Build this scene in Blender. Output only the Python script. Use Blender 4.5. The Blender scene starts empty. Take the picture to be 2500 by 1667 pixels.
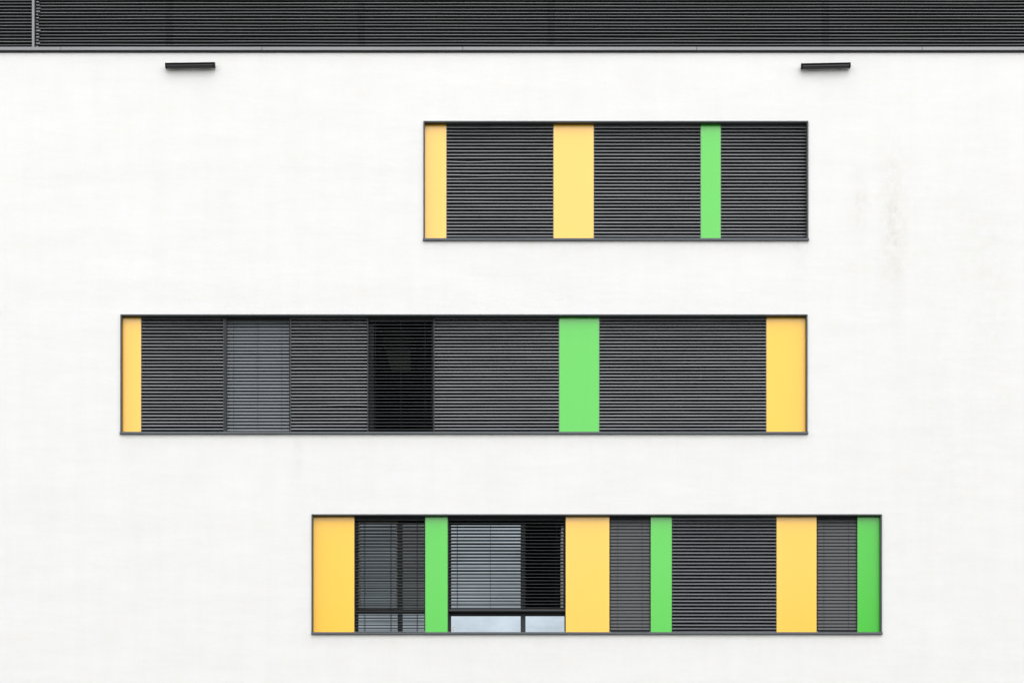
import bpy, math, random
from mathutils import Vector, noise
random.seed(7)
S = bpy.context.scene
COL = S.collection
K = 0.0075            # metres per measured unit on the facade plane
D = 36.0              # camera distance
EYE = 1.6
VC = 2200.0
def X(px, d=0.0): return (px - 1250.0) * K * (D + d) / D
def Z(py, d=0.0): return EYE + (VC - py) * K * (D + d) / D

# ------------------------------------------------------------------ materials
def new_mat(name):
    m = bpy.data.materials.new(name); m.use_nodes = True
    nt = m.node_tree; b = nt.nodes['Principled BSDF']
    return m, nt, b
def nd(nt, t, **kw):
    n = nt.nodes.new(t)
    for k, v in kw.items():
        if k in n.inputs: n.inputs[k].default_value = v
        else: setattr(n, k, v)
    return n
def mapping(nt, scale):
    tc = nd(nt, 'ShaderNodeNewGeometry'); mp = nd(nt, 'ShaderNodeMapping'); mp.inputs['Scale'].default_value = scale
    nt.links.new(tc.outputs['Position'], mp.inputs['Vector']); return mp
def paint(name, col, rough=0.4, metal=0.0, spec=0.5, var=0.08, scale=(1.5, 1.5, 1.5), bump=0.0, bscale=60, rvar=0.08):
    m, nt, b = new_mat(name)
    mp = mapping(nt, scale)
    n = nd(nt, 'ShaderNodeTexNoise', Scale=2.0, Detail=6.0, Roughness=0.6)
    nt.links.new(mp.outputs[0], n.inputs['Vector'])
    mix = nd(nt, 'ShaderNodeMix', data_type='RGBA')
    mix.inputs[6].default_value = (*[c * (1 - var) for c in col], 1)
    mix.inputs[7].default_value = (*[min(1, c * (1 + var)) for c in col], 1)
    nt.links.new(n.outputs['Fac'], mix.inputs[0]); nt.links.new(mix.outputs[2], b.inputs['Base Color'])
    mr = nd(nt, 'ShaderNodeMapRange'); mr.inputs[3].default_value = rough - rvar; mr.inputs[4].default_value = rough + rvar
    nt.links.new(n.outputs['Fac'], mr.inputs[0]); nt.links.new(mr.outputs[0], b.inputs['Roughness'])
    b.inputs['Metallic'].default_value = metal; b.inputs['Specular IOR Level'].default_value = spec
    if bump:
        n2 = nd(nt, 'ShaderNodeTexNoise', Scale=float(bscale), Detail=3.0)
        g = nd(nt, 'ShaderNodeNewGeometry'); nt.links.new(g.outputs['Position'], n2.inputs['Vector'])
        bp = nd(nt, 'ShaderNodeBump', Strength=bump, Distance=0.01)
        nt.links.new(n2.outputs['Fac'], bp.inputs['Height']); nt.links.new(bp.outputs[0], b.inputs['Normal'])
    return m

def plaster():
    m, nt, b = new_mat('white_render_plaster')
    L = nt.links.new
    base = (0.808, 0.806, 0.802, 1)
    # broad trowel clouds, stretched sideways
    n1 = nd(nt, 'ShaderNodeTexNoise', Scale=1.0, Detail=8.0, Roughness=0.62)
    L(mapping(nt, (0.5, 0.5, 1.1)).outputs[0], n1.inputs['Vector'])
    n2 = nd(nt, 'ShaderNodeTexNoise', Scale=1.0, Detail=6.0, Roughness=0.7)
    L(mapping(nt, (2.2, 2.2, 14.0)).outputs[0], n2.inputs['Vector'])
    n3 = nd(nt, 'ShaderNodeTexNoise', Scale=1.0, Detail=5.0, Roughness=0.65)     # vertical runs
    L(mapping(nt, (3.0, 3.0, 0.28)).outputs[0], n3.inputs['Vector'])
    def rng(src, a, c, lo, hi):
        r = nd(nt, 'ShaderNodeMapRange'); r.inputs[1].default_value = a; r.inputs[2].default_value = c
        r.inputs[3].default_value = lo; r.inputs[4].default_value = hi; L(src, r.inputs[0]); return r.outputs[0]
    def mul(col, fac):
        x = nd(nt, 'ShaderNodeMix', data_type='RGBA', blend_type='MULTIPLY'); x.inputs[0].default_value = 1
        if isinstance(col, tuple): x.inputs[6].default_value = col
        else: L(col, x.inputs[6])
        c = nd(nt, 'ShaderNodeCombineColor')
        for i in range(3): L(fac, c.inputs[i])
        L(c.outputs[0], x.inputs[7]); return x.outputs[2]
    c = mul(base, rng(n1.outputs['Fac'], 0.3, 0.7, 0.970, 1.0))
    c = mul(c, rng(n2.outputs['Fac'], 0.3, 0.7, 0.986, 1.0))
    c = mul(c, rng(n3.outputs['Fac'], 0.35, 0.65, 0.98, 1.0))
    n4 = nd(nt, 'ShaderNodeTexNoise', Scale=1.0, Detail=7.0, Roughness=0.7)
    L(mapping(nt, (1.6, 1.6, 2.4)).outputs[0], n4.inputs['Vector'])
    tint = nd(nt, 'ShaderNodeMix', data_type='RGBA', blend_type='MULTIPLY'); L(rng(n4.outputs['Fac'], 0.42, 0.68, 0.0, 1.0), tint.inputs[0])
    L(c, tint.inputs[6]); tint.inputs[7].default_value = (0.985, 0.978, 0.955, 1); c = tint.outputs[2]
    # faint weather stains: soft blobs at given places on the facade
    geo = nd(nt, 'ShaderNodeNewGeometry'); sep = nd(nt, 'ShaderNodeSeparateXYZ'); L(geo.outputs['Position'], sep.inputs[0])
    def M(op, a, b_=None):
        x = nd(nt, 'ShaderNodeMath', operation=op)
        for i, v in enumerate((a, b_)):
            if v is None: continue
            if isinstance(v, (int, float)): x.inputs[i].default_value = v
            else: L(v, x.inputs[i])
        return x.outputs[0]
    blot = nd(nt, 'ShaderNodeTexNoise', Scale=1.0, Detail=6.0, Roughness=0.75)
    L(mapping(nt, (7.0, 7.0, 5.0)).outputs[0], blot.inputs['Vector'])
    bl = rng(blot.outputs['Fac'], 0.42, 0.66, 0.0, 1.0)
    total = None
    for px, py, w, h, s in ((2100, 490, 22, 75, .22), (2180, 520, 26, 150, .32), (2188, 640, 14, 90, .12), (728, 1115, 12, 45, .2), (1955, 640, 18, 60, .12),
                            (2250, 560, 170, 230, .07), (2420, 720, 60, 330, .09), (2290, 1150, 120, 260, .07), (1250, 1600, 900, 60, .03), (390, 330, 60, 120, .05), (690, 300, 70, 130, .05), (860, 215, 60, 60, .06)):
        dx = M('DIVIDE', M('SUBTRACT', sep.outputs[0], X(px)), w * K); dz = M('DIVIDE', M('SUBTRACT', sep.outputs[2], Z(py)), h * K)
        g = M('MULTIPLY', M('EXPONENT', M('MULTIPLY', M('ADD', M('MULTIPLY', dx, dx), M('MULTIPLY', dz, dz)), -1.0)), s)
        total = g if total is None else M('ADD', total, g)
    # tan shadow under each sill, painted into the wall colour and fading downwards
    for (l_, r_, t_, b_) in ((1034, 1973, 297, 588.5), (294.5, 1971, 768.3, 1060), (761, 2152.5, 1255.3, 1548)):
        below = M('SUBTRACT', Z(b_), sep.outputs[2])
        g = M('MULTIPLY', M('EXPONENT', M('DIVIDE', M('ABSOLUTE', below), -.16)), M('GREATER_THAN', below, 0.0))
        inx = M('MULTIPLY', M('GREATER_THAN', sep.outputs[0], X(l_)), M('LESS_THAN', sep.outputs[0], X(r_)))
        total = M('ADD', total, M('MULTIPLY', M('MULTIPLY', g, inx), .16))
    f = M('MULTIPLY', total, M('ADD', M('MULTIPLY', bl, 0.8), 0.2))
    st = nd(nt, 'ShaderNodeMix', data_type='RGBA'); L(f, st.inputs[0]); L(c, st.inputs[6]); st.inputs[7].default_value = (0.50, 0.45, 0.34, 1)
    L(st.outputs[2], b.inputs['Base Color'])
    b.inputs['Roughness'].default_value = 0.9; b.inputs['Specular IOR Level'].default_value = 0.15
    gr = nd(nt, 'ShaderNodeTexNoise', Scale=45.0, Detail=4.0, Roughness=0.7)
    L(geo.outputs['Position'], gr.inputs['Vector'])
    wv = nd(nt, 'ShaderNodeTexNoise', Scale=1.0, Detail=3.0)
    L(mapping(nt, (0.6, 0.6, 2.2)).outputs[0], wv.inputs['Vector'])
    b1 = nd(nt, 'ShaderNodeBump', Strength=0.7, Distance=0.004); L(gr.outputs['Fac'], b1.inputs['Height'])
    b2 = nd(nt, 'ShaderNodeBump', Strength=0.5, Distance=0.02); L(wv.outputs['Fac'], b2.inputs['Height']); L(b1.outputs[0], b2.inputs['Normal'])
    L(b2.outputs[0], b.inputs['Normal'])
    return m

def glass(name, refl, tint):
    """coated pane over an unlit room: mirror tint carries the coating strength, with faint dust variation"""
    m = bpy.data.materials.new(name); m.use_nodes = True; nt = m.node_tree; nt.nodes.clear(); L = nt.links.new
    out = nd(nt, 'ShaderNodeOutputMaterial')
    gl = nd(nt, 'ShaderNodeBsdfGlossy'); gl.inputs['Roughness'].default_value = 0.0
    n = nd(nt, 'ShaderNodeTexNoise', Scale=1.0, Detail=4.0, Roughness=0.6); L(mapping(nt, (0.8, 0.8, 2.0)).outputs[0], n.inputs['Vector'])
    mix = nd(nt, 'ShaderNodeMix', data_type='RGBA'); L(n.outputs['Fac'], mix.inputs[0])
    mix.inputs[6].default_value = (*[c*refl*.55 for c in tint], 1); mix.inputs[7].default_value = (*[min(1, c*refl*1.45) for c in tint], 1)
    L(mix.outputs[2], gl.inputs[0]); L(gl.outputs[0], out.inputs[0])
    return m

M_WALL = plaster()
M_LOUV = paint('dark_grey_coated_louvre', (0.205, 0.212, 0.222), 0.33, 0.6, 0.5, var=0.5, scale=(0.35, 1, 7.0))
M_LOUV_T = paint('roof_louvre_coating', (0.140, 0.143, 0.147), 0.33, 0.6, 0.5, var=0.5, scale=(0.16, 1, 6.0))
M_LOUV_J = paint('louvre_joint_coating', (0.118, 0.12, 0.125), 0.38, 0.6, 0.4, var=0.4, scale=(2, 1, 6.0))
M_LOUV_D = paint('darker_louvre_coating', (0.125, 0.130, 0.142), 0.40, 0.45, 0.4, var=0.4, scale=(0.35, 1, 7.0))
M_FRAME = paint('grey_frame_coating', (0.058, 0.066, 0.070), 0.45, 0.2, 0.4, var=0.2)
M_SILL = paint('grey_sill_coating', (0.105, 0.117, 0.130), 0.45, 0.2, 0.4, var=0.22, scale=(0.4, 1, 1))
M_FLASH = paint('pale_grey_flashing', (0.215, 0.22, 0.225), 0.4, 0.4, 0.5, var=0.45, scale=(0.10, 1, 1))
M_BRK = paint('bracket_metal', (0.20, 0.205, 0.215), 0.45, 0.2)
M_DARK = paint('black_window_frame', (0.022, 0.024, 0.026), 0.5, 0.0, 0.35, var=0.15)
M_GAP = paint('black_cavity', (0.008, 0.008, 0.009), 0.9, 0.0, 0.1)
M_BLG = paint('grey_blind_slat', (0.135, 0.152, 0.165), 0.42, 0.25, 0.5, var=0.18, scale=(1, 1, 6))
M_BLD = paint('dark_blind_slat', (0.074, 0.077, 0.082), 0.5, 0.1, 0.4, var=0.12, scale=(1, 1, 6))
M_BLO = paint('open_blind_slat', (0.030, 0.031, 0.033), 0.45, 0.1, 0.4, var=0.15, scale=(1, 1, 6))
M_CORD = paint('black_cord', (0.02, 0.02, 0.022), 0.8)
M_CORDL = paint('grey_cord', (0.05, 0.05, 0.05), 0.8)
M_WHITE = paint('white_plastic', (0.7, 0.7, 0.66), 0.5)
M_SASH = paint('taupe_sash', (0.27, 0.245, 0.22), 0.5)
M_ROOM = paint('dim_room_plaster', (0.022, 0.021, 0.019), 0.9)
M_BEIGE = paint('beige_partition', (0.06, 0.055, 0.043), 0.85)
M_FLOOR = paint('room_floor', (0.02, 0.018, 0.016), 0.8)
M_LAMP = paint('black_lamp_housing', (0.004, 0.004, 0.005), 0.35, 0.0, 0.04)
M_LENS = paint('lamp_glass', (0.03, 0.031, 0.032), 0.25, 0.0, 0.25)
M_ROOF = paint('roof_gravel', (0.2, 0.19, 0.18), 0.95, bump=0.5, bscale=20)
def lacquer(name, col, ior):
    m = paint(name, col, 0.21, 0.0, 1.0, var=0.02, rvar=0.05, scale=(.9, .9, .6)); m.node_tree.nodes['Principled BSDF'].inputs['IOR'].default_value = ior; return m
M_YEL = lacquer('yellow_panel_lacquer', (0.97, 0.535, 0.018), 1.52)
M_YEL_P = lacquer('pale_yellow_lacquer', (0.97, 0.53, 0.026), 1.56)
M_YEL_D = lacquer('deep_yellow_lacquer', (0.98, 0.535, 0.008), 1.46)
M_GRN = lacquer('green_panel_lacquer', (0.048, 0.56, 0.022), 1.49)
M_GRN_D = lacquer('deep_green_lacquer', (0.034, 0.53, 0.012), 1.44)
G_B = glass('reflective_glass', 0.33, (0.78, 0.90, 1.0))
G_M = glass('mid_glass', 0.20, (0.80, 0.92, 1.0))
G_D = glass('clear_dark_glass', 0.05, (0.90, 0.95, 1.0))

# ------------------------------------------------------------------ mesh builder
class MB:
    def __init__(s): s.v = []; s.f = []; s.sm = []; s.mi = []
    def quad(s, a, b, c, d, smooth=False, mi=0):
        i = len(s.v); s.v += [a, b, c, d]; s.f.append((i, i+1, i+2, i+3)); s.sm.append(smooth); s.mi.append(mi)
    def box(s, x0, x1, y0, y1, z0, z1, mi=0, bev=0.0):
        if x1 < x0: x0, x1 = x1, x0
        if y1 < y0: y0, y1 = y1, y0
        if z1 < z0: z0, z1 = z1, z0
        i = len(s.v)
        if bev <= 0:
            s.v += [(x, y, z) for x in (x0, x1) for y in (y0, y1) for z in (z0, z1)]
            for f in ((0,1,3,2),(4,6,7,5),(0,4,5,1),(2,3,7,6),(0,2,6,4),(1,5,7,3)):
                s.f.append(tuple(i+k for k in f)); s.sm.append(False); s.mi.append(mi)
            return
        b = min(bev, (x1-x0)*.45, (z1-z0)*.45, (y1-y0)*.45)      # chamfered front edges
        back = [(x0,y1,z0),(x1,y1,z0),(x1,y1,z1),(x0,y1,z1)]
        mid = [(x0,y0+b,z0),(x1,y0+b,z0),(x1,y0+b,z1),(x0,y0+b,z1)]
        fr = [(x0+b,y0,z0+b),(x1-b,y0,z0+b),(x1-b,y0,z1-b),(x0+b,y0,z1-b)]
        s.v += back + mid + fr
        fs = [(0,3,2,1),(8,9,10,11)]
        for k in range(4):
            k2 = (k+1) % 4
            fs += [(k, k2, 4+k2, 4+k), (4+k, 4+k2, 8+k2, 8+k)]
        for f in fs: s.f.append(tuple(i+q for q in f)); s.sm.append(False); s.mi.append(mi)
    def strip(s, xs, prof, smooth=True, off=None, mi=0):
        """sweep a list of (y,z) along x; off(x,k) -> dy,dz"""
        i0 = len(s.v); n = len(prof)
        for x in xs:
            for k, (y, z) in enumerate(prof):
                dy, dz = off(x) if off else (0, 0)
                s.v.append((x, y+dy, z+dz))
        for a in range(len(xs)-1):
            for k in range(n-1):
                p = i0 + a*n + k
                s.f.append((p, p+1, p+n+1, p+n)); s.sm.append(smooth); s.mi.append(mi)
    def tube(s, pts, r, n=6, mi=0):
        i0 = len(s.v)
        pts = [Vector(p) for p in pts]
        for j, p in enumerate(pts):
            t = (pts[min(j+1, len(pts)-1)] - pts[max(j-1, 0)]).normalized()
            u = t.cross(Vector((0, 1, 0)));
            if u.length < .01: u = Vector((1, 0, 0))
            u.normalize(); w = t.cross(u)
            for k in range(n):
                a = 2*math.pi*k/n; s.v.append(tuple(p + u*r*math.cos(a) + w*r*math.sin(a)))
        for j in range(len(pts)-1):
            for k in range(n):
                a = i0+j*n+k; b = i0+j*n+(k+1) % n
                s.f.append((a, b, b+n, a+n)); s.sm.append(True); s.mi.append(mi)
    def build(s, name, mat, parent=None, **props):
        me = bpy.data.meshes.new(name); me.from_pydata(s.v, [], s.f)
        for m in (mat if isinstance(mat, (list, tuple)) else [mat]): me.materials.append(m)
        me.polygons.foreach_set('use_smooth', s.sm); me.polygons.foreach_set('material_index', s.mi); me.update()
        o = bpy.data.objects.new(name, me); COL.objects.link(o)
        if parent is not None:
            o.parent = parent
            base = Vector((0, 0, 0)); p = parent
            while p is not None: base += p.location; p = p.parent
            me.transform(__import__('mathutils').Matrix.Translation(-base))
        for k, v in props.items(): o[k] = v
        return o
def empty(name, loc, **props):
    o = bpy.data.objects.new(name, None); COL.objects.link(o); o.location = loc; o.empty_display_size = .3
    for k, v in props.items(): o[k] = v
    return o
def lin(a, b, step):
    n = max(1, int(math.ceil((b-a)/step))); return [a + (b-a)*i/n for i in range(n+1)]

# ------------------------------------------------------------------ the building
REC = 0.085      # depth of the panel plane behind the wall face
WX0, WX1 = -17.0, 17.0
WTOP = Z(129.5)
ROWS = [ # left, right, top, bottom of the opening (outer frame)
    (1034, 1973, 297, 588.5),
    (294.5, 1971, 768.3, 1060),
    (761, 2152.5, 1255.3, 1548),
]
bld = empty('office_building', (0, 0, 0), label='white rendered office building with three ribbon windows of grey louvres and yellow and green panels', category='building')

def wall_mesh():
    m = MB()
    xs = sorted({WX0, WX1, *[X(r[0]) for r in ROWS], *[X(r[1]) for r in ROWS]})
    zs = sorted({0.0, WTOP, *[Z(r[2]) for r in ROWS], *[Z(r[3]) for r in ROWS]})
    def hole(xc, zc): return any(X(r[0]) < xc < X(r[1]) and Z(r[3]) < zc < Z(r[2]) for r in ROWS)
    for i in range(len(xs)-1):
        for j in range(len(zs)-1):
            if hole((xs[i]+xs[i+1])/2, (zs[j]+zs[j+1])/2): continue
            m.quad((xs[i],0,zs[j]), (xs[i+1],0,zs[j]), (xs[i+1],0,zs[j+1]), (xs[i],0,zs[j+1]))
    for r in ROWS:
        a, b, t, q = X(r[0]), X(r[1]), Z(r[2]), Z(r[3])
        e = .30
        m.quad((a,0,q),(a,e,q),(a,e,t),(a,0,t)); m.quad((b,0,q),(b,0,t),(b,e,t),(b,e,q))
        m.quad((a,0,t),(a,e,t),(b,e,t),(b,0,t)); m.quad((a,0,q),(b,0,q),(b,e,q),(a,e,q))
    Bk = 14.0
    m.quad((WX0,0,0),(WX0,0,WTOP),(WX0,Bk,WTOP),(WX0,Bk,0)); m.quad((WX1,0,0),(WX1,Bk,0),(WX1,Bk,WTOP),(WX1,0,WTOP))
    m.quad((WX0,Bk,0),(WX0,Bk,WTOP),(WX1,Bk,WTOP),(WX1,Bk,0)); m.quad((WX0,0,WTOP),(WX1,0,WTOP),(WX1,Bk,WTOP),(WX0,Bk,WTOP))
    return m
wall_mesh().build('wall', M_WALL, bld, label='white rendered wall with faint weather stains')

def louvre(m, x0, x1, ztop, zbot, yfront, depth, n=None, pitch=None, seed=0, wob=0.0016, step=0.22, bend=None, first=True):
    """slanted blades, lip at the bottom, closed corrugated sheet"""
    H = ztop - zbot
    if n is None: n = round(H / pitch)
    p = H / n
    xs = lin(x0, x1, step)
    rnd = random.Random(seed)
    for k in range(n):
        zb = ztop - (k+1)*p
        ph = rnd.uniform(0, 90); tilt = rnd.gauss(0, .0007); j = rnd.gauss(0, .0006)
        amp = wob
        bz = (bend or {}).get(k)
        def off(x, ph=ph, tilt=tilt, j=j, amp=amp, bz=bz):
            dz = amp*noise.noise(Vector((x*.55, ph, 0))) + tilt*(x-(x0+x1)/2)/max(1, (x1-x0)) + j + .0045*noise.noise(Vector((x*.10, zb*.35, 8)))
            dy = 0.007*noise.noise(Vector((x*.4, ph+30, 3)))
            if bz: dz += bz[1]*math.exp(-((x-bz[0])/bz[2])**2)
            return dy, dz
        yb = yfront + depth
        slope = []
        for q in range(7):
            t = q/6.0
            # gently convex face: steep at the back, flatter to the lip
            slope.append((yfront + depth*((1-t)**1.8), zb + p*(1.0 - 0.80*t)))
        m.strip(xs, slope, True, off)
        lip = [(yfront, zb+p*.20), (yfront-.0022, zb+p*.155), (yfront-.001, zb+p*.10), (yfront+.004, zb+p*.07)]
        m.strip(xs, lip, True, off)
        m.strip(xs, [(yfront+.004, zb+p*.07), (yb+.004, zb+p*.0)], False, off)
    # closed ends
    m.quad((x0, yfront+.006, zbot), (x0, yb_(yfront, depth), zbot), (x0, yb_(yfront, depth), ztop), (x0, yfront+.006, ztop)) if False else None
def yb_(a, b): return a+b

# ---- roof storey louvre screen
rz0, rz1 = Z(117.5), Z(0) + 2.4
np_ = round((rz1-rz0)/(7.82*K))
POSTX0, POSTX1 = X(78.5), X(88)
joints = [POSTX1]
for jx in (413, 882, 1346, 2016): joints += [X(jx-9), X(jx+8)]
joints.append(WX1)
for i in range(len(joints)-1):
    m = MB(); louvre(m, joints[i]+(.0006 if i else .0), joints[i+1]-.0006, rz1, rz0, 0.02+.0004*(i % 2), .095, n=np_, seed=100, wob=.006)
    if i % 2: m.build('louvre_joint', M_LOUV_J, bld)
    else: m.build('roof_louvre', M_LOUV_T, bld)
m = MB(); louvre(m, WX0, POSTX0, rz1, rz0, 0.035, .095, n=np_, seed=180, wob=.005)
m.build('roof_louvre', M_LOUV_T, bld, label='roof louvre left of the pale post')
m = MB()
m.box(POSTX0, POSTX1-.025, -.03, .10, rz0+.003, rz1+.05, bev=.006)
m.build('corner_post', M_FLASH, bld)
# bracket teeth behind the post
r_ = random.Random(5)
for k in range(np_):
    z = rz1 - (k+.55)*(rz1-rz0)/np_
    if z > Z(0) + 1.6: continue
    m = MB(); m.box(POSTX1+.004, POSTX1+.05+r_.uniform(-.015, .03), .002, .03, z-.011, z+r_.uniform(.002, .011))
    m.build('blade_bracket', M_BRK, bld)
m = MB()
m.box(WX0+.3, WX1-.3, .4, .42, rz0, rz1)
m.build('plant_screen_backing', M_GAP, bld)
m = MB(); m.box(WX0-.05, WX1+.05, -.03, 14.03, rz1+.052, rz1+.15); m.build('roof', M_ROOF, bld)
m = MB()
cuts = [WX0, X(150), X(640), X(1130), X(1700), X(2250), WX1]
for i in range(len(cuts)-1):
    m.box(cuts[i]+.002, cuts[i+1]-.002, -.055 - .0012*(i % 2), .10, Z(126.2), Z(117.8), bev=.004)
m.build('flashing', M_FLASH, bld)
m = MB(); m.box(WX0, WX1, -.02, .09, Z(129.4), Z(126.4)); m.build('shadow_joint', M_DARK, bld)

# ---- ribbon windows
LIPH = 3.1*K
def ribbon(i, label):
    l, r, t, b = ROWS[i]
    a, c, zt, zb = X(l), X(r), Z(t), Z(b)
    m = MB()
    pr = -.028; th = .024
    sill_h = 5.3*K
    m.box(a-.001, c+.001, pr, .20, zt-th, zt+.001, bev=.003)                 # head
    m.box(a-.001, a+th, pr, .20, zb+sill_h, zt-th-.0015, bev=.003)            # jambs
    m.box(c-th, c+.001, pr, .20, zb+sill_h, zt-th-.0015, bev=.003)
    o = m.build('ribbon_window', M_FRAME, bld, label=label)
    s = MB()
    js = {0: [a-.012, X(1275), X(1515), X(1732), c+.012], 1: [a-.012, X(532), X(709), X(1060), X(1290), X(1747), c+.012],
          2: [a-.008, X(1040), X(1385), X(1760), c+.012]}[i]
    for k in range(len(js)-1):
        s.box(js[k]+.001, js[k+1]-.001, -.048-.001*(k % 2), .22, zb+.001, zb+sill_h-.001, bev=.004)
    s.build('sill', M_SILL, o)
    return o, zt - th, zb + sill_h
LOUV_DEP = .085
def panel(o, zt, zb, p0, p1, mat, label):
    m = MB(); m.box(X(p0, REC)+.004, X(p1, REC)-.004, REC-.006, REC+.02, zb+.001, zt-.003, bev=.0025)
    m.build('panel', mat, o, label=label)
def screen(o, zt, zb, p0, p1, seed, mat=None, bend=None, label=None, top=.055, ydep=LOUV_DEP):
    x0, x1 = X(p0, REC)+.003, X(p1, REC)-.003
    m = MB()
    louvre(m, x0+.004, x1-.004, zt-.006-top, zb+.002, REC-.004, ydep, pitch=8.26*K, seed=seed, bend=bend)
    m.strip(lin(x0+.004, x1-.004, .3), [(REC+.012, zt-.004), (REC+.006, zt-.012), (REC+.004, zt-.006-top)], True)   # head strip of the screen
    m.box(x0-.004, x0+.002, REC+.006, REC+ydep+.02, zb+.002, zt-.006)
    m.box(x1-.002, x1+.004, REC+.006, REC+ydep+.02, zb+.002, zt-.006)
    kw = {'label': label} if label else {}
    m.build('louvre_screen', mat or M_LOUV, o, **kw)

GY = .26   # glass plane depth behind wall face
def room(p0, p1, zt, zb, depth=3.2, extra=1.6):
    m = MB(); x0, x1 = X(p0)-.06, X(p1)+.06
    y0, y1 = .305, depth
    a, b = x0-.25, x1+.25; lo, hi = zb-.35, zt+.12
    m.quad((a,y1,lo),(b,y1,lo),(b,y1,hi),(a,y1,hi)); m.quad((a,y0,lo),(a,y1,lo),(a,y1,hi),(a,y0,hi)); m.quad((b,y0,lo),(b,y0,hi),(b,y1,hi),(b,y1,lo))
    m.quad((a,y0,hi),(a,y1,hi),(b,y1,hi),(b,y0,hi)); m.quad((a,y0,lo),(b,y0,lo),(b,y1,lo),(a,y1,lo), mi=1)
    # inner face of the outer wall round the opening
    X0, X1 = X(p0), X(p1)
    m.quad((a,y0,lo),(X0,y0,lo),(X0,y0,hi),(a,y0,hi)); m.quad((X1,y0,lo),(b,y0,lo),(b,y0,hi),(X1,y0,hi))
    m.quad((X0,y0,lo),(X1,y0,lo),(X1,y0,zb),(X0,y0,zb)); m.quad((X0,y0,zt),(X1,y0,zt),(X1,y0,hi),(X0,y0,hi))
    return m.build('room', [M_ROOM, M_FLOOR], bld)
def cheeks(o, zt, zb, p0, p1):
    """dark side and head linings between the panel plane and the glass"""
    m = MB(); x0, x1 = X(p0, REC), X(p1, REC)
    m.box(x0-.012, x0+.004, REC-.002, GY+.03, zb+.002, zt-.001); m.box(x1-.004, x1+.012, REC-.002, GY+.03, zb+.002, zt-.001)
    m.box(x0+.005, x1-.005, REC+.05, GY+.03, zt-.06, zt-.002)
    m.build('reveal_lining', M_DARK, o)
def pane(o, x0, x1, z0, z1, mat, y=GY, label=None):
    m = MB(); m.quad((x0, y, z0), (x1, y, z0), (x1, y, z1), (x0, y, z1))
    kw = {'label': label} if label else {}
    m.build('pane', mat, o, **kw)
def backing(o, zt, zb, p0, p1):
    pass

# blinds ------------------------------------------------------------------
def blind(label, p0, p1, zt, zb, mat, tilt, cords, cordmat, group=None, rail=False, ytop=None, width=.068, y=.155, seed=0, pitch=8.25*K, crown=.006, bead=.0045, beadmat=None, pins=True, jit=1.0, gap=.0):
    x0, x1 = X(p0, y)+.012, X(p1, y)-.012
    cx = (x0+x1)/2
    root = empty('venetian_blind', (cx, y, zb), label=label, category='window blind')
    if group: root['group'] = group
    n = int((zt-zb-.02)/pitch)
    m = MB(); rnd = random.Random(seed); seg = 6
    xs = lin(x0, x1, .25)
    ct, st = 0, 0
    for k in range(n):
        zc = zt - .03 - gap - (k+.5)*pitch
        if zc < zb + .02: break
        tl = math.radians(tilt + rnd.gauss(0, 1.1)*jit); ph = rnd.uniform(0, 50); j = rnd.gauss(0, .0006)
        prof = []
        for q in range(seg+1):
            u = -width/2 + width*q/seg            # u<0 is the outer edge
            h = crown*(1-(2*u/width)**2)
            yy = u*math.cos(tl) - h*math.sin(tl)*1.0
            zz = u*math.sin(tl) + h*math.cos(tl)
            prof.append((y+yy, zc+zz))
        # rolled outer bead
        (ya, za) = prof[0]
        off = lambda x, ph=ph, j=j: (0, .0012*noise.noise(Vector((x*.8, ph, 0)))+j)
        m.strip(xs, prof, True, off)
        under = [(a+.0012*math.sin(tl), b-.0016*math.cos(tl)-.0004) for a, b in prof]
        m.strip(xs, under[::-1], True, off)
        m.strip(xs, [(ya, za+.0002), (ya-.0022, za-.0022), (ya, za-bead), (ya+.003, za-bead+.001)], True, off, mi=1)
    m.build('slats', [mat, beadmat or mat], root)
    if rail:
        r = MB(); r.strip([x0, x1], [(y+.03, zb+.055), (y-.015, zb+.058), (y-.032, zb+.04), (y-.034, zb+.02), (y-.026, zb+.002), (y+.03, zb), (y+.03, zb+.055)], True)
        for xx in (x0, x1):
            r.v += [(xx, y+.03, zb+.055), (xx, y-.015, zb+.058), (xx, y-.032, zb+.04), (xx, y-.034, zb+.02), (xx, y-.026, zb+.002), (xx, y+.03, zb)]
            i = len(r.v); r.f.append(tuple(range(i-6, i))); r.sm.append(False); r.mi.append(0)
        r.build('bottom_rail', M_BLO, root)
    else:
        r = MB(); r.box(x0, x1, y-.02, y+.02, zb+.004, zb+.020); r.build('bottom_rail', M_CORD, root)
    h = MB(); h.box(x0, x1, y-.03, y+.035, zt-.030, zt-.002); h.build('head_rail', M_DARK, root)
    off = (width/2)*math.cos(math.radians(tilt)) + .003
    for cp in cords:
        cxp = X(cp, y)
        c = MB()
        zl = zb + (.05 if rail else .006)
        for dy, dxx in ((-off - .003, 0), (off, .0)):
            pts = [(cxp + dxx + .0025*math.sin(t*9.0), y+dy, zl + (zt-.03-zl)*t/8) for t in range(9)]
            c.tube(pts, .0022 if cordmat is M_CORD else .0015, 5)
        # rungs of the ladder
        c.build('ladder_cord', cordmat, root)
    for xx in (x0-.004, x1+.004):
        g = MB(); g.tube([(xx, y, zb+.002), (xx, y, zt-.003)], .0035, 6)
        g.build('guide_wire', M_CORDL, root)
        if pins:
            q = MB(); q.box(xx-.006, xx+.006, y-.045, y-.028, zbot_of(zb)+.003, zbot_of(zb)+.026, bev=.002); q.build('guide_clip', M_WHITE, root)
    return root
_ZB = [0.0]
def zbot_of(zb): return _ZB[0]

def dark_frame(o, rects):
    m = MB()
    for x0, x1, z0, z1, y0, y1 in rects: m.box(x0, x1, y0, y1, z0, z1, bev=.004)
    return m.build('window_frame', M_DARK, o)

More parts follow.
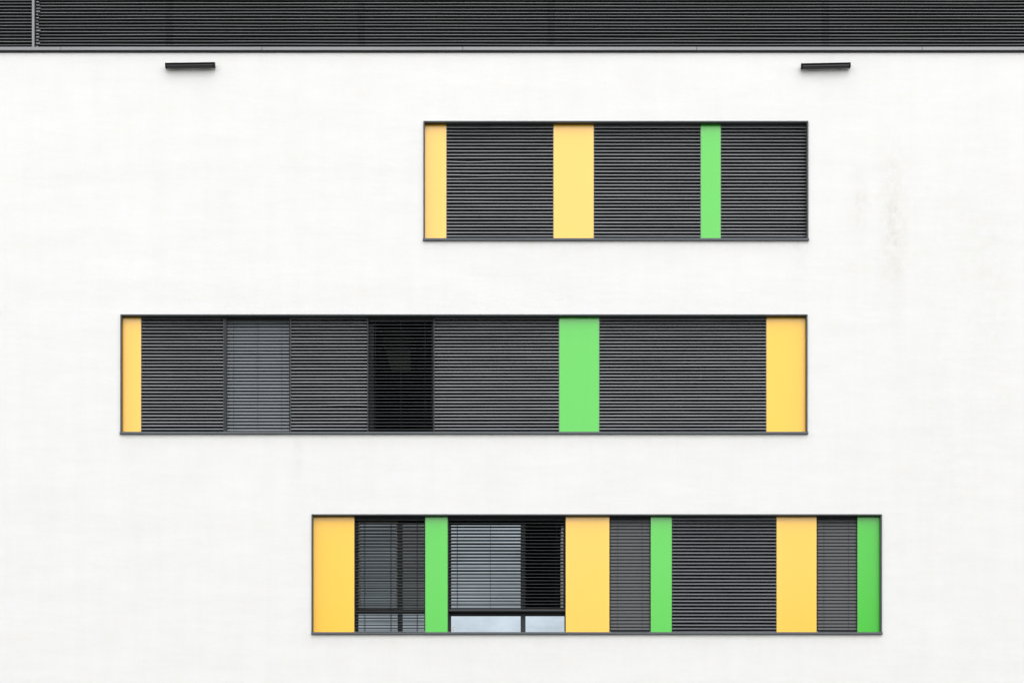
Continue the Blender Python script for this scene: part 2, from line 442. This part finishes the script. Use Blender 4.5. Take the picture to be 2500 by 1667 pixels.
# ---------------- top row
o, zt, zb = ribbon(0, 'shortest ribbon window, upper row, with two yellow panels and one green panel')
panel(o, zt, zb, 1036.5, 1090, M_YEL_P, 'narrow yellow panel')
screen(o, zt, zb, 1090, 1351, 1, bend={9: (X(1145), -.014, .35), 13: (X(1175), -.007, .3), 14: (X(1110), -.007, .4)})
panel(o, zt, zb, 1351, 1449.7, M_YEL_P, 'wide yellow panel')
screen(o, zt, zb, 1449.7, 1710.7, 2)
panel(o, zt, zb, 1710.7, 1759.7, M_GRN, 'narrow green panel')
screen(o, zt, zb, 1759.7, 1970.5, 3)

# ---------------- middle row
o, zt, zb = ribbon(1, 'longest ribbon window, middle row, with two blinds and a broad green panel')
panel(o, zt, zb, 298, 344.7, M_YEL, 'narrow yellow panel')
screen(o, zt, zb, 344.7, 546, 11, top=.03)
screen(o, zt, zb, 709.7, 897.5, 12, top=.03, bend={25: (X(845), .012, .4)})
screen(o, zt, zb, 1059.7, 1365, 13, top=.03)
panel(o, zt, zb, 1365, 1463, M_GRN, 'broad green panel')
screen(o, zt, zb, 1463, 1870.8, 14, mat=M_LOUV, top=.04)
panel(o, zt, zb, 1870.8, 1968.5, M_YEL_D, 'broad yellow panel')
_ZB[0] = zb
# posts beside the openings
for p, q in ((546, 552), (708.6, 710.1), (897.4, 898.9), (1058.8, 1060.3)):
    m = MB(); m.box(X(p, REC), X(q, REC), REC-.015, GY, zb+.002, zt-.002, bev=.003); m.build('post', M_DARK if q-p > 3 else M_FRAME, o)
# closed blind window
cheeks(o, zt, zb, 553, 708)
dark_frame(o, [(X(553), X(708), zb+.002, zb+.06, GY-.03, GY+.03), (X(553), X(553)+.06, zb+.061, zt-.06, GY-.03, GY+.03), (X(708)-.06, X(708), zb+.061, zt-.06, GY-.03, GY+.03)])
pane(o, X(553), X(708), zb+.06, zt-.06, G_D)
blind('closed grey venetian blind with bright slats in the middle ribbon window', 553, 708, zt, zb, M_BLG, 56, (571, 629.7, 688.3), M_CORD, y=REC+.055, seed=3, pins=False)
# open window with the beige room
cheeks(o, zt, zb, 898.5, 1059)
dark_frame(o, [(X(898.5), X(1059), zb+.002, zb+.07, GY-.03, GY+.03), (X(898.5), X(898.5)+.09, zb+.071, zt-.06, GY-.03, GY+.03), (X(1059)-.05, X(1059), zb+.071, zt-.06, GY-.03, GY+.03)])
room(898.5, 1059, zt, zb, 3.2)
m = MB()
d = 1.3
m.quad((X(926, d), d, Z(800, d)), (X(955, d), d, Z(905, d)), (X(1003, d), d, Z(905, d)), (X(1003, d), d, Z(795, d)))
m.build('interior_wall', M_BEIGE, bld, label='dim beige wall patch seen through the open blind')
blind('open blind with thin level slats over the black window, middle ribbon window', 898.5, 1059, zt, zb, M_BLO, 4, (917, 979, 1038), M_CORD, y=REC+.055, seed=4, pins=False, crown=.003, bead=.006, beadmat=M_BLG)

# ---------------- bottom row
o, zt, zb = ribbon(2, 'lowest ribbon window, with three green panels, three yellow panels and four blinds')
_ZB[0] = zb
panel(o, zt, zb, 764.5, 865.5, M_YEL_D, 'leftmost broad yellow panel')
panel(o, zt, zb, 1037.7, 1093.3, M_GRN, 'narrow green panel between the two open blinds')
panel(o, zt, zb, 1380.7, 1488.2, M_YEL, 'middle broad yellow panel')
panel(o, zt, zb, 1588.3, 1640.5, M_GRN, 'narrow green panel beside the louvre screen')
screen(o, zt, zb, 1640.5, 1895.5, 21, mat=M_LOUV_D, top=.05)
panel(o, zt, zb, 1895.5, 1994, M_YEL, 'rightmost yellow panel')
panel(o, zt, zb, 2092.8, 2149.5, M_GRN_D, 'green panel at the right end')
# window one
A, B = 866, 1037.5
cheeks(o, zt, zb, A, B)
g = GY
def gx(p): return X(p, g)
def gz(p): return Z(p, g)
dark_frame(o, [(gx(A), gx(875), zb+.002, zt-.06, g-.03, g+.04), (gx(971), gx(983), zb+.002, zt-.06, g-.032, g+.04),
               (gx(875)+.001, gx(971)-.001, gz(1497.5), gz(1487.5), g-.03, g+.04), (gx(983)+.001, gx(B), gz(1497.5), gz(1487.5), g-.03, g+.04),
               (gx(875)+.001, gx(971)-.001, gz(1273), zt-.06, g-.03, g+.04), (gx(983)+.001, gx(B), gz(1276), zt-.06, g-.03, g+.04)])
m = MB()
w_ = 4*K
x0, x1, z0, z1 = gx(875.5), gx(970.5), gz(1487), gz(1273.5)
m.box(x0, x0+w_, g-.045, g+.01, z0, z1, bev=.003); m.box(x1-w_, x1, g-.045, g+.01, z0, z1, bev=.003)
m.box(x0+w_+.001, x1-w_-.001, g-.045, g+.01, z0, z0+w_, bev=.003); m.box(x0+w_+.001, x1-w_-.001, g-.045, g+.01, z1-w_, z1, bev=.003)
m.build('sash', M_SASH, o)
pane(o, x0+w_, x1-w_, z0+w_, z1-w_, glass('dusky_glass', 0.085, (.80, .93, 1)), y=g-.01)
pane(o, gx(983), gx(B), gz(1487.5), gz(1276), glass('grey_glass', 0.055, (.9, .96, 1)))
pane(o, gx(875), gx(971), zb+.01, gz(1497.5), G_M)
pane(o, gx(983), gx(B), zb+.01, gz(1497.5), G_M)
blind('open dark blind over a taupe framed window, left of the first green panel', A, B, zt, zb, M_BLO, -7, (889, 953.5, 1018), M_CORD, y=REC+.05, seed=5, width=.074, bead=.005, beadmat=M_BLG)
# window two
A, B = 1094.5, 1380.3
cheeks(o, zt, zb, A, B)
dark_frame(o, [(gx(A), gx(1101.5), zb+.002, zt-.06, g-.03, g+.04), (gx(1271), gx(1283), zb+.002, zt-.06, g-.032, g+.04), (gx(1378), gx(B), zb+.002, zt-.06, g-.03, g+.04),
               (gx(1101.5)+.001, gx(1271)-.001, gz(1503), gz(1491), g-.03, g+.04), (gx(1283)+.001, gx(1378)-.001, gz(1503), gz(1491), g-.03, g+.04),
               (gx(1101.5)+.001, gx(1271)-.001, gz(1281), zt-.06, g-.03, g+.04), (gx(1283)+.001, gx(1378)-.001, gz(1281), zt-.06, g-.03, g+.04)])
pane(o, gx(1101.5), gx(1271), gz(1491), gz(1281), G_M)
pane(o, gx(1101.5), gx(1271), zb+.004, gz(1503), G_B)
pane(o, gx(1283), gx(1378), zb+.004, gz(1503), G_B)
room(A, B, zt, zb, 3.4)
# casement swung inwards into the room
m = MB()
hx = gx(1377); z0, z1 = gz(1490), gz(1282); L_ = .62
m.box(hx-.05, hx-.01, g+.045, g+.085, z0, z1); m.box(hx-.05, hx-.01, g+L_, g+L_+.05, z0, z1)
m.box(hx-.05, hx-.01, g+.086, g+L_-.001, z0, z0+.05); m.box(hx-.05, hx-.01, g+.086, g+L_-.001, z1-.05, z1)
m.build('open_sash', M_WHITE, o, label='sash standing open into the dark room')
pane(o, 0, 0, 0, 0, G_B) if False else None
# sticker on the lower pane
m = MB()
m.box(gx(1103.5), gx(1109), g-.006, g-.003, gz(1538), gz(1529)); m.build('sticker', M_WHITE, o)
bb = blind('half raised dark blind hanging above two pale lower panes', A, B, zt, gz(1496), M_BLO, -8, (1116, 1197, 1277, 1358), M_CORD, rail=True, y=REC+.05, seed=6, width=.074, bead=.004, beadmat=M_BLG)
# slim closed blinds
for A, B, cs, sd, lab in ((1488.4, 1588, (1508, 1567.7), 7, 'slim closed charcoal blind just right of the middle yellow panel, lowest ribbon window'),
                          (1994.2, 2092.6, (2011.3, 2071.7), 8, 'slim closed charcoal blind beside the green end panel of the lowest ribbon window')):
    cheeks(o, zt, zb, A, B)
    dark_frame(o, [(gx(A), gx(B), zb+.002, zb+.05, g-.03, g+.04), (gx(A), gx(A)+.05, zb+.051, zt-.06, g-.03, g+.04), (gx(B)-.05, gx(B), zb+.051, zt-.06, g-.03, g+.04)])
    pane(o, gx(A)+.05, gx(B)-.05, zb+.05, zt-.06, G_D)
    blind(lab, A, B, zt, zb+.02, M_BLD, 66, cs, M_CORD, y=REC+.045, seed=sd, jit=.7)

# dark cavity behind every louvre screen is closed by the corrugated sheet itself

# ------------------------------------------------------------------ wall lights
def lamp(p0, p1, py, roll, label):
    w = (p1-p0)*K; cx = X((p0+p1)/2)
    root = empty('wall_light', (cx, 0, Z(py)), label=label, category='wall light', group='black bar lights under the roof louvres')
    yb, yf = -.03, -.125
    hh = .037
    zc = Z(py)
    m = MB()
    prof = [(yb, zc+hh), (yf+.02, zc+hh), (yf, zc+hh-.012), (yf, zc-hh+.004), (yf+.006, zc-hh), (yb, zc-hh-.004), (yb, zc+hh)]
    m.strip([cx-w/2, cx+w/2], prof, False)
    m.build('housing', M_LAMP, root)
    l = MB(); l.strip([cx-w/2+.012, cx+w/2-.012], [(yf-.0005, zc-hh+.026), (yf-.005, zc-hh+.016), (yf-.004, zc-hh+.004), (yf+.02, zc-hh-.012), (yb-.02, zc-hh-.012)], True); l.build('lens', M_LENS, root)
    for s_ in (-1, 1):
        e = MB(); xx = cx + s_*w/2
        i = 0; pts = [(yb-.0, zc+hh+.003), (yf+.018, zc+hh+.003), (yf-.003, zc+hh-.012), (yf-.003, zc-hh-.002), (yf+.01, zc-hh-.014), (yb, zc-hh-.014)]
        for q in (xx, xx+s_*.012): e.v += [(q, a, b) for a, b in pts]
        e.f += [tuple(range(6)), tuple(range(11, 5, -1))]; e.sm += [False]*2; e.mi += [0]*2
        for k in range(6):
            k2 = (k+1) % 6; e.f.append((k, k+6, k2+6, k2)); e.sm.append(False); e.mi.append(0)
        e.build('end_cap', M_LAMP, root)
        br = MB(); bx = cx + s_*w*.3; br.box(bx-.03, bx+.03, yb+.001, -.0005, zc-.02, zc+.025); br.build('bracket', M_LAMP, root)
    root.rotation_euler = (0, -roll, 0)
    return root
lamp(407.5, 525, 164, math.radians(.8), 'black bar light on the white wall, nearest the pale roof post')
lamp(1956, 2072.5, 165, math.radians(1.2), 'black bar light on the white wall, up and right of the top ribbon window')

# ------------------------------------------------------------------ ground
m = MB(); m.quad((-600, -700, 0), (600, -700, 0), (600, 500, 0), (-600, 500, 0))
m.build('ground', paint('pale_gravel_ground', (0.10, 0.098, 0.088), 0.95, var=.3, scale=(.3, .3, .3), bump=.6, bscale=14), kind='structure')
m = MB(); m.box(-40, 40, -4.0, -.002, .002, .12, bev=0); m.build('pavement', paint('concrete_paving', (0.2, 0.195, 0.18), 0.9, var=.15, bump=.3), kind='structure')

# unseen dark rise added behind the viewer, shaped to darken low panel reflections
m = MB(); nx, ny = 90, 10; rr = random.Random(9)
for j in range(ny+1):
    for i in range(nx+1):
        x = -260 + 520*i/nx; y = -88 - 90*j/ny
        h = 0 if j == 0 else (10 + 7.0*min(1, j/2)) * (1 + .38*min(1, max(0, (abs(x)-12)/14))) * (1 + .22*noise.noise(Vector((x*.05, y*.05, 1))) + .12*noise.noise(Vector((x*.3, y*.3, 4))))
        m.v.append((x + rr.uniform(-1, 1), y + rr.uniform(-1, 1), max(-.5, h)))
for j in range(ny):
    for i in range(nx):
        p = j*(nx+1)+i; m.f.append((p, p+nx+1, p+nx+2, p+1)); m.sm.append(True); m.mi.append(0)
m.build('unseen_reflection_hill', paint('reflection_hill_green', (0.05, 0.07, 0.03), 0.95, var=.5, scale=(.2, .2, .2), bump=.8, bscale=1), kind='structure')

# ------------------------------------------------------------------ light
SUN_EL, SUN_AZ = math.radians(46), math.radians(14)      # azimuth measured from the facade normal towards the right
w = bpy.data.worlds.new('World'); S.world = w; w.use_nodes = True
nt = w.node_tree; nt.nodes.clear(); L = nt.links.new
out = nd(nt, 'ShaderNodeOutputWorld'); bg = nd(nt, 'ShaderNodeBackground')
sky = nd(nt, 'ShaderNodeTexSky', sky_type='NISHITA'); sky.sun_disc = False
sky.sun_elevation = SUN_EL; sky.sun_rotation = math.pi - SUN_AZ
sky.air_density = 1.0; sky.dust_density = 2.5; sky.ozone_density = 1.5
tc = nd(nt, 'ShaderNodeTexCoord'); mp = nd(nt, 'ShaderNodeMapping'); mp.inputs['Scale'].default_value = (1, 1, 2.4)
cn = nd(nt, 'ShaderNodeTexNoise', Scale=2.3, Detail=7.0, Roughness=0.55)
L(tc.outputs['Generated'], mp.inputs[0]); L(mp.outputs[0], cn.inputs['Vector'])
cr = nd(nt, 'ShaderNodeMapRange'); cr.inputs[1].default_value = .36; cr.inputs[2].default_value = .62; cr.inputs[3].default_value = .45; cr.inputs[4].default_value = .97
L(cn.outputs['Fac'], cr.inputs[0])
c2 = nd(nt, 'ShaderNodeTexNoise', Scale=9.0, Detail=6.0, Roughness=0.55); L(mp.outputs[0], c2.inputs['Vector'])
ad = nd(nt, 'ShaderNodeMix', data_type='FLOAT'); ad.inputs[0].default_value = .45; L(cn.outputs['Fac'], ad.inputs[2]); L(c2.outputs['Fac'], ad.inputs[3]); L(ad.outputs[0], cr.inputs[0])
mx = nd(nt, 'ShaderNodeMix', data_type='RGBA'); L(cr.outputs[0], mx.inputs[0]); L(sky.outputs[0], mx.inputs[6])
mx.inputs[7].default_value = (14.0, 14.05, 14.1, 1)
L(mx.outputs[2], bg.inputs[0]); bg.inputs[1].default_value = 0.178
L(bg.outputs[0], out.inputs[0])
sd = bpy.data.lights.new('sun', 'SUN'); sd.energy = 0.5; sd.angle = math.radians(35); sd.color = (1, .98, .95)
so = bpy.data.objects.new('sun', sd); COL.objects.link(so)
dirv = Vector((math.sin(SUN_AZ)*math.cos(SUN_EL), -math.cos(SUN_AZ)*math.cos(SUN_EL), math.sin(SUN_EL)))
so.rotation_euler = (-dirv).to_track_quat('-Z', 'Y').to_euler(); so.location = (0, -10, 30)

# ------------------------------------------------------------------ camera
cd = bpy.data.cameras.new('camera'); cam = bpy.data.objects.new('camera', cd); COL.objects.link(cam)
cd.sensor_width = 36.0; cd.lens = 36.0 * D / (2500*K)
cam.location = (0, -D, EYE); cam.rotation_euler = (math.radians(90), 0, 0)
cd.shift_y = (VC - 833.5) / 2500.0
cd.clip_end = 3000
S.camera = cam
S.view_settings.view_transform = 'Standard'; S.view_settings.look = 'None'; S.view_settings.exposure = 0; S.view_settings.gamma = 1
